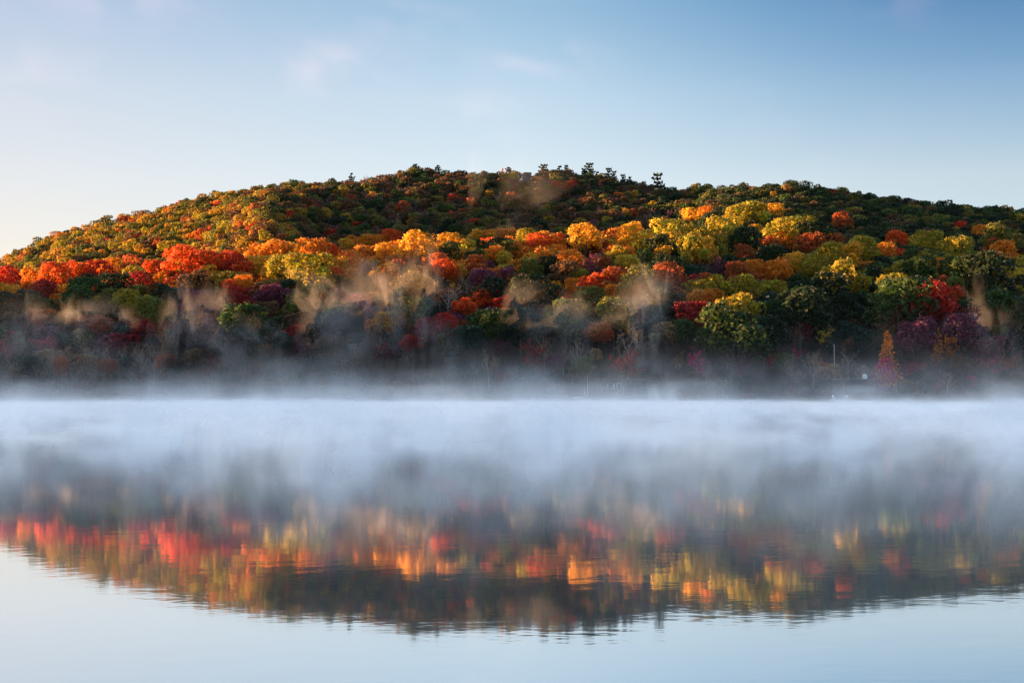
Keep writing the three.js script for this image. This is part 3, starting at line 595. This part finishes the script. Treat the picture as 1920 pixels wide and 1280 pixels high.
{
  const D = 374, y = dockAt(1556, 1588, 748.5, D, 'boat_dock', 'white wooden dock with two chairs at the waterline below the wall');
  const chair = (px, turn, label) => {
    const g = base('lawn_chair', (px - 960) / F * D, y, -D - 0.1, turn); tag(g, label, 'chair', null);
    mesh('seat', box(0.55, 0.05, 0.5, 0, 0.4, 0), whitePaint, g); const b = box(0.55, 0.7, 0.05, 0, 0.35, 0); b.rotateX(-0.3); b.translate(0, 0.4, -0.25); mesh('backrest', b, whitePaint, g);
    for (const [a, c] of [[-1, -1], [1, -1], [-1, 1], [1, 1]]) mesh('leg', box(0.05, 0.4, 0.05, a * 0.24, 0.2, c * 0.2), whitePaint, g);
    for (const a of [-1, 1]) mesh('armrest', box(0.06, 0.04, 0.5, a * 0.28, 0.6, 0), whitePaint, g);
  };
  chair(1564, 0.5, 'white lawn chair at the left end of the dock'); chair(1587, -0.4, 'white lawn chair at the right end of the dock');
  dockAt(1074, 1089, 744.5, 376, 'swim_dock', 'short pale dock at the shore left of the white flagpole');
  // a rowing boat beside the dock: lofted hull, open, with two thwarts
  const bxp = (1602 - 960) / F * D, boat = base('rowing_boat', bxp, 0.04, -D + 0.2, 0.12); tag(boat, 'pale blue rowing boat moored just right of the dock', 'boat');
  const p = [], ix = [], NS = 12, NR = 7;
  for (let i = 0; i <= NS; i++) { const t = i / NS * 2 - 1, beam = 0.62 * Math.sqrt(Math.max(0.02, 1 - Math.abs(t) ** 2.6)), sheer = 0.42 + 0.2 * t * t; for (let j = 0; j < NR; j++) { const a = (j / (NR - 1) - 0.5) * Math.PI; p.push(t * 1.7, sheer - (sheer + 0.08) * Math.cos(a) ** 0.8, Math.sin(a) * beam); } }
  for (let i = 0; i < NS; i++) for (let j = 0; j < NR - 1; j++) { const a = i * NR + j; ix.push(a, a + NR, a + 1, a + 1, a + NR, a + NR + 1); }
  const hg = new THREE.BufferGeometry(); hg.setAttribute('position', new THREE.Float32BufferAttribute(p, 3)); hg.setIndex(ix); hg.computeVertexNormals();
  mesh('hull', hg, new THREE.MeshStandardMaterial({ color: rgb(0.45, 0.58, 0.68), roughness: 0.5, side: THREE.DoubleSide }), boat);
  for (const s of [-0.5, 0.5]) mesh('thwart', box(0.22, 0.04, 1.0, s, 0.3, 0), greyWood, boat);
}
{
  const D = 388, [x, , z] = shoreAt(1102, D), y = ground(x, z), h = yAt(699, D) - y, g = base('flagpole', x, y, z);
  tag(g, 'slim white flagpole without a flag left of the lakeside cabin', 'flagpole');
  mesh('pole', new THREE.CylinderGeometry(0.045, 0.075, h, 10).translate(0, h / 2, 0), whitePaint, g); mesh('ball', new THREE.SphereGeometry(0.1, 10, 8).translate(0, h + 0.06, 0), whitePaint, g);
  const tx = (1096 - 960) / F * D, ty = ground(tx, -D), t = base('tarp_cover', tx, ty, -D + 0.4, 0.3);
  tag(t, 'turquoise tarp draped over a peaked frame beside the white flagpole', 'tarp');
  const tp = new THREE.ConeGeometry(0.75, 1.9, 7, 5); { const a = tp.attributes.position, R = rng(8); for (let i = 0; i < a.count; i++) { const k = 0.85 + 0.3 * R(); a.setX(i, a.getX(i) * k * 0.7); a.setZ(i, a.getZ(i) * k); } tp.computeVertexNormals(); tp.translate(0, 0.95, 0); }
  mesh('cover', tp, new THREE.MeshStandardMaterial({ color: rgb(0.03, 0.30, 0.42), roughness: 0.6, side: THREE.DoubleSide }), t);
  mesh('rope', new THREE.TorusGeometry(0.42, 0.025, 5, 20).rotateX(Math.PI / 2).scale(0.8, 1, 1.05).translate(0, 1.0, 0), whitePaint, t);
}
{ // cabin behind the shore mist: dark boards, low roof, white window frames and porch posts
  const D = 392, u = D / F, [x, , z] = shoreAt(1177, D), y0 = ground(x, z), sill = yAt(728.5, D) - y0, head = yAt(718, D) - y0, w = 84 * u;
  const g = base('lakeside_cabin', x, y0, z); tag(g, 'dark lakeside cabin with white window frames and porch posts behind the mist', 'cabin');
  const boards = new THREE.MeshStandardMaterial({ color: rgb(0.055, 0.06, 0.075), roughness: 0.95 }), glass = new THREE.MeshStandardMaterial({ color: rgb(0.02, 0.03, 0.04), roughness: 0.1 });
  mesh('wall', box(w, head + 0.5, 3.2, 0, (head + 0.5) / 2, -1.7), boards, g);
  const roof = new THREE.Shape([[-2.4, 0], [2.1, 0], [0, 0.9]].map(([a, b]) => new THREE.Vector2(a, b))), rg = new THREE.ExtrudeGeometry(roof, { depth: w + 0.8, bevelEnabled: false }); rg.rotateY(Math.PI / 2); rg.translate(-w / 2 - 0.4, head + 0.5, -1.7);
  mesh('roof', rg, slate, g);
  mesh('deck', box(w + 0.5, 0.16, 1.7, 0, sill - 0.1, 0.7), new THREE.MeshStandardMaterial({ color: rgb(0.10, 0.14, 0.20), roughness: 0.9 }), g);
  const X = (px) => (px - 1177) * u, hh = head - sill;
  const win = (pa, pb) => { const wd = X(pb) - X(pa), m = (X(pa) + X(pb)) / 2, f = mesh('window', box(wd, hh, 0.08, m, sill + hh / 2, -0.06), glass, g); for (const [bw, bh, bx, by] of [[wd + 0.12, 0.14, m, head], [wd + 0.12, 0.14, m, sill], [0.16, hh, m - wd / 2, sill + hh / 2], [0.16, hh, m + wd / 2, sill + hh / 2]]) mesh('frame', box(bw, bh, 0.1, bx, by, 0.03), whitePaint, f); };
  win(1157, 1164);
  for (const [px, r] of [[1139.5, 0.07], [1151, 0.15], [1188.5, 0.09], [1191.5, 0.11], [1197, 0.12], [1201.5, 0.11], [1204.5, 0.08], [1212, 0.10]]) mesh('porch_post', box(r * 1.5, hh, r * 1.5, X(px), sill + hh / 2, 0.9), whitePaint, g);
  mesh('lintel', box(X(1202) - X(1191), 0.13, 0.15, (X(1202) + X(1191)) / 2, head, 0.9), whitePaint, g);
}
// ---------------------------------------------------------------- mist
// Steam over the water: waving curtains of vapour, one behind the other from the near water to the far bank, each densest at the
// water and fading upwards in uneven tongues; before the trees, torn wisps that drift up into the sun.
{
  const R = rng(2024);
  const vapour = (map, opacity, through = 0.5) => new THREE.MeshPhysicalMaterial({ name: 'vapour', color: rgb(0.997, 0.998, 0.999), roughness: 1, transmission: through, thickness: 0, specularIntensity: 0, transparent: true, opacity, alphaMap: map, side: THREE.DoubleSide, depthWrite: false });
  const TW = 1024, TH = 128;
  // alpha of a curtain: tongues of different height, streaked upwards; periodic along it
  const curtainMap = (k, tongues, rough, streak) => {
    const d = new Uint8Array(TW * TH * 4), per = (x, n, kk, y) => noise2(x * n, y, kk, 0) * (1 - x) + noise2((x - 1) * n, y, kk, 0) * x;
    for (let x = 0; x < TW; x++) {
      const u = x / TW;
      const hh = 0.55 + tongues * (0.55 * per(u, 9, 200 + k, 0.5) + 0.30 * per(u, 23, 210 + k, 0.5) + 0.15 * per(u, 61, 220 + k, 0.5) - 0.42) * 1.6;
      for (let y = 0; y < TH; y++) {
        const v = y / (TH - 1), h = Math.max(0.16, hh);
        const st = 1 + streak * (0.6 * per(u + 0.0, 40, 230 + k, v * 2.2) + 0.4 * per(u, 95, 240 + k, v * 3.5) - 0.5) * 2;
        const cl = 1 + rough * (0.6 * per(u, 14, 250 + k, v * 3) + 0.4 * per(u, 30, 260 + k, v * 5) - 0.5) * 2;
        const a = Math.exp(-Math.pow(v * 2.6 / (h * 1.25), tongues < 0.6 ? 2.3 : 1.5)) * clamp(st * cl, 0, 1.5) * sstep(1, 0.8, v) / 1.25;
        const o = (y * TW + x) * 4; d[o] = d[o + 1] = d[o + 2] = Math.round(255 * clamp(a)); d[o + 3] = 255;
      }
    }
    const t = new THREE.DataTexture(d, TW, TH); t.wrapS = THREE.RepeatWrapping; t.wrapT = THREE.ClampToEdgeWrapping; t.magFilter = THREE.LinearFilter; t.needsUpdate = true; return t;
  };
  const low = [0, 1, 2, 3].map((k) => curtainMap(k, 1.7, 1.1, 0.8)), calm = [8, 9].map((k) => curtainMap(k, 0.5, 0.55, 0.45)), tall = [4, 5, 6].map((k) => curtainMap(k, 1.25, 0.45, 0.38));
  const curtain = (D, height, map, period, grow) => {
    const n = 120, rows = 5, p = [], uv = [], ix = [], f1 = R() * 6, f2 = R() * 6, off = R() * 20, lean = (D > 130 && !grow ? -1.5 : -0.45) - 0.4 * R();
    for (let i = 0; i <= n; i++) {
      const t = (i / n - 0.5) * 1.0, x = t * D, hs = grow ? lerp(1, grow, sstep(0.02, 0.17, t)) : 1;
      const dd = D * (1 + 0.035 * Math.sin(t * 9 + f1) + 0.02 * Math.sin(t * 23 + f2));
      for (let j = 0; j <= rows; j++) { const v = j / rows; p.push(x, -0.02 + v * height * hs, -dd + lean * v * height + 0.25 * height * Math.sin(t * 40 + v * 3 + f2)); uv.push(x / period + off, lerp(0.008, 0.982, v)); }
    }
    for (let i = 0; i < n; i++) for (let j = 0; j < rows; j++) { const a = i * (rows + 1) + j; ix.push(a, a + rows + 1, a + 1, a + 1, a + rows + 1, a + rows + 2); }
    const g = new THREE.BufferGeometry();
    g.setAttribute('position', new THREE.Float32BufferAttribute(p, 3)); g.setAttribute('uv', new THREE.Float32BufferAttribute(uv, 2)); g.setIndex(ix); g.computeVertexNormals();
    return g;
  };
  const lake = new THREE.Group(); lake.name = 'lake_mist'; scene.add(lake); tag(lake, 'low white steam lying over the whole lake surface', 'mist', null, 'stuff');
  const RINGS = 13, RATIO = Math.pow(366 / 14, 1 / (RINGS - 1));
  for (let i = 0; i < RINGS; i++) {
    const D = 14 * Math.pow(RATIO, i), dD = D * (RATIO - 1) * 1.05, rho = 0.040 * sstep(12, 50, D) + 0.0022;
    const height = 3.0 - 0.8 * sstep(60, 340, D);
    const opacity = Math.min(0.92, 1 - Math.exp(-rho * dD * 1.25));
    const map = D > 130 ? calm[i % 2] : low[i % 4];
    mesh('vapour', curtain(D, height, map, 0.62 * D + 6), vapour(map, opacity, 0), lake, false);
  }
  const bank = new THREE.Group(); bank.name = 'shore_mist'; scene.add(bank); tag(bank, 'bank of pale mist along the foot of the far trees', 'mist', null, 'stuff');
  for (const [D, h, o, k] of [[342, 7, 0.14, 0], [355, 12, 0.15, 1], [366, 19, 0.13, 2], [375, 10, 0.20, 0]]) mesh('vapour', curtain(D, h, tall[k], 150 + 40 * k, 0.28), vapour(tall[k], o, 0.2), bank, false);

  const NT = 192;
  const veil = (k, sx, sy, cut, warp) => {
    const d = new Uint8Array(NT * NT * 4);
    for (let y = 0; y < NT; y++) for (let x = 0; x < NT; x++) {
      const u = x / NT, v = y / NT, wx = fbm(u * 2.5 + 5 * k, v * 2, 2, 90 + k) - 0.5;
      const n = fbm(u * sx + wx * warp + 13 * k, v * sy + wx * warp * 0.5 + 3 * k, 4, 100 + k * 7), big = fbm(u * 2 + 31 * k, v * 1.6 + 17 * k, 2, 140 + k) - 0.5;
      const rx = (u - 0.5) * 2, ry = (v - 0.46) / (v > 0.46 ? 0.54 : 0.46), r = Math.hypot(rx, ry);
      const e = Math.exp(-((r + 0.5 * big * (1 - r)) ** 2) * 3.6) * sstep(1, 0.62, r);
      const o = (y * NT + x) * 4; d[o] = d[o + 1] = d[o + 2] = Math.round(255 * clamp(e * sstep(cut, cut + 0.34, n) * 1.35)); d[o + 3] = 255;
    }
    const t = new THREE.DataTexture(d, NT, NT); t.magFilter = THREE.LinearFilter; t.needsUpdate = true; return t;
  };
  const geo = new THREE.PlaneGeometry(1, 1, 8, 6);
  { const p = geo.attributes.position; for (let i = 0; i < p.count; i++) { const x = p.getX(i), y = p.getY(i); p.setZ(i, 0.20 * Math.cos(x * Math.PI) - 0.10 * y + 0.06 * Math.sin(y * 5 + x * 3)); } geo.computeVertexNormals(); }
  const sets = [veil(1, 4.0, 3.0, 0.36, 1.6), veil(2, 3.2, 4.0, 0.38, 1.4), veil(3, 5.2, 3.4, 0.34, 1.8)].flatMap((m) => [{ mat: vapour(m, 0.042), list: [] }, { mat: vapour(m, 0.018), list: [] }]);
  // centre px, centre py, width px, height px, distance, count, roll
  const plumes = [[350, 600, 60, 130, 383, 9, 0.2], [395, 590, 80, 80, 383, 5, -0.3], [450, 640, 120, 70, 383, 9, -0.5], [110, 603, 190, 50, 384, 6, 0], [200, 602, 90, 60, 384, 4, 0.2], [640, 615, 80, 70, 384, 8, 0.3], [600, 560, 100, 60, 384, 5, -0.5], [715, 600, 140, 120, 383, 7, 0.3], [820, 635, 90, 100, 383, 7, 0.2], [785, 510, 80, 160, 386, 4, 0.05], [745, 560, 90, 110, 384, 4, 0.3], [1222, 605, 55, 140, 384, 10, 0.12], [1130, 590, 200, 80, 383, 5, 0.1], [1045, 590, 100, 80, 384, 3, 0.2], [945, 390, 80, 120, 640, 2, 0.1], [1022, 378, 110, 120, 640, 2, -0.05],
    [40, 670, 150, 170, 381, 6, 0.1], [200, 690, 170, 120, 382, 4, -0.2], [320, 690, 120, 110, 381, 3, 0], [520, 690, 190, 90, 381, 4, 0.1], [640, 660, 90, 160, 381, 4, 0.35], [700, 690, 160, 90, 381, 4, 0], [860, 690, 150, 90, 381, 3, 0], [1035, 690, 120, 110, 381, 4, 0.15], [1265, 705, 110, 80, 381, 3, 0], [1480, 710, 100, 60, 381, 1, 0.1], [1720, 695, 140, 90, 381, 3, 0], [1900, 640, 90, 180, 384, 3, 0.1], [1660, 715, 110, 50, 381, 1, 0]];
  const m4 = new THREE.Matrix4(), q = new THREE.Quaternion(), e = new THREE.Euler();
  for (const [px, py, w, h, D, n, roll] of plumes) for (let i = 0; i < Math.round(n * 1.25); i++) {
    const DD = D + (R() - 0.5) * 12, k = DD / F, cx = px + (R() - 0.5) * w * 1.0, cy = py + (R() - 0.5) * h * 0.8, ww = w * k * (0.7 + 0.8 * R()) * 1.5, hh = h * k * (0.6 + 0.7 * R()) * 1.35, yaw = (R() < 0.8 ? -1 : 1) * (0.35 + 0.6 * R());
    q.setFromEuler(e.set(-0.1 - 0.2 * R(), yaw, roll + (R() - 0.5) * 0.4, 'YXZ'));
    sets[Math.floor(R() * 3) * 2 + (D > 500 ? 1 : 0)].list.push(m4.compose(V((cx - 960) * k, Math.max(hh * 0.3, yAt(cy, DD)), -DD), q, V(ww, hh, ww * 0.8)).clone());
  }
  const torn = new THREE.Group(); torn.name = 'drifting_mist'; scene.add(torn); tag(torn, 'torn mist plumes rising before the trees and catching sunlight', 'mist', null, 'stuff');
  for (const s of sets) { const im = new THREE.InstancedMesh(geo, s.mat, s.list.length); im.name = 'wisps'; s.list.forEach((m, i) => im.setMatrixAt(i, m)); torn.add(im); }
}
console.log('trees', trees.length, 'wood', rest.length, 'lit', trees.filter((t) => t.lit).length);
renderer.render(scene, camera);
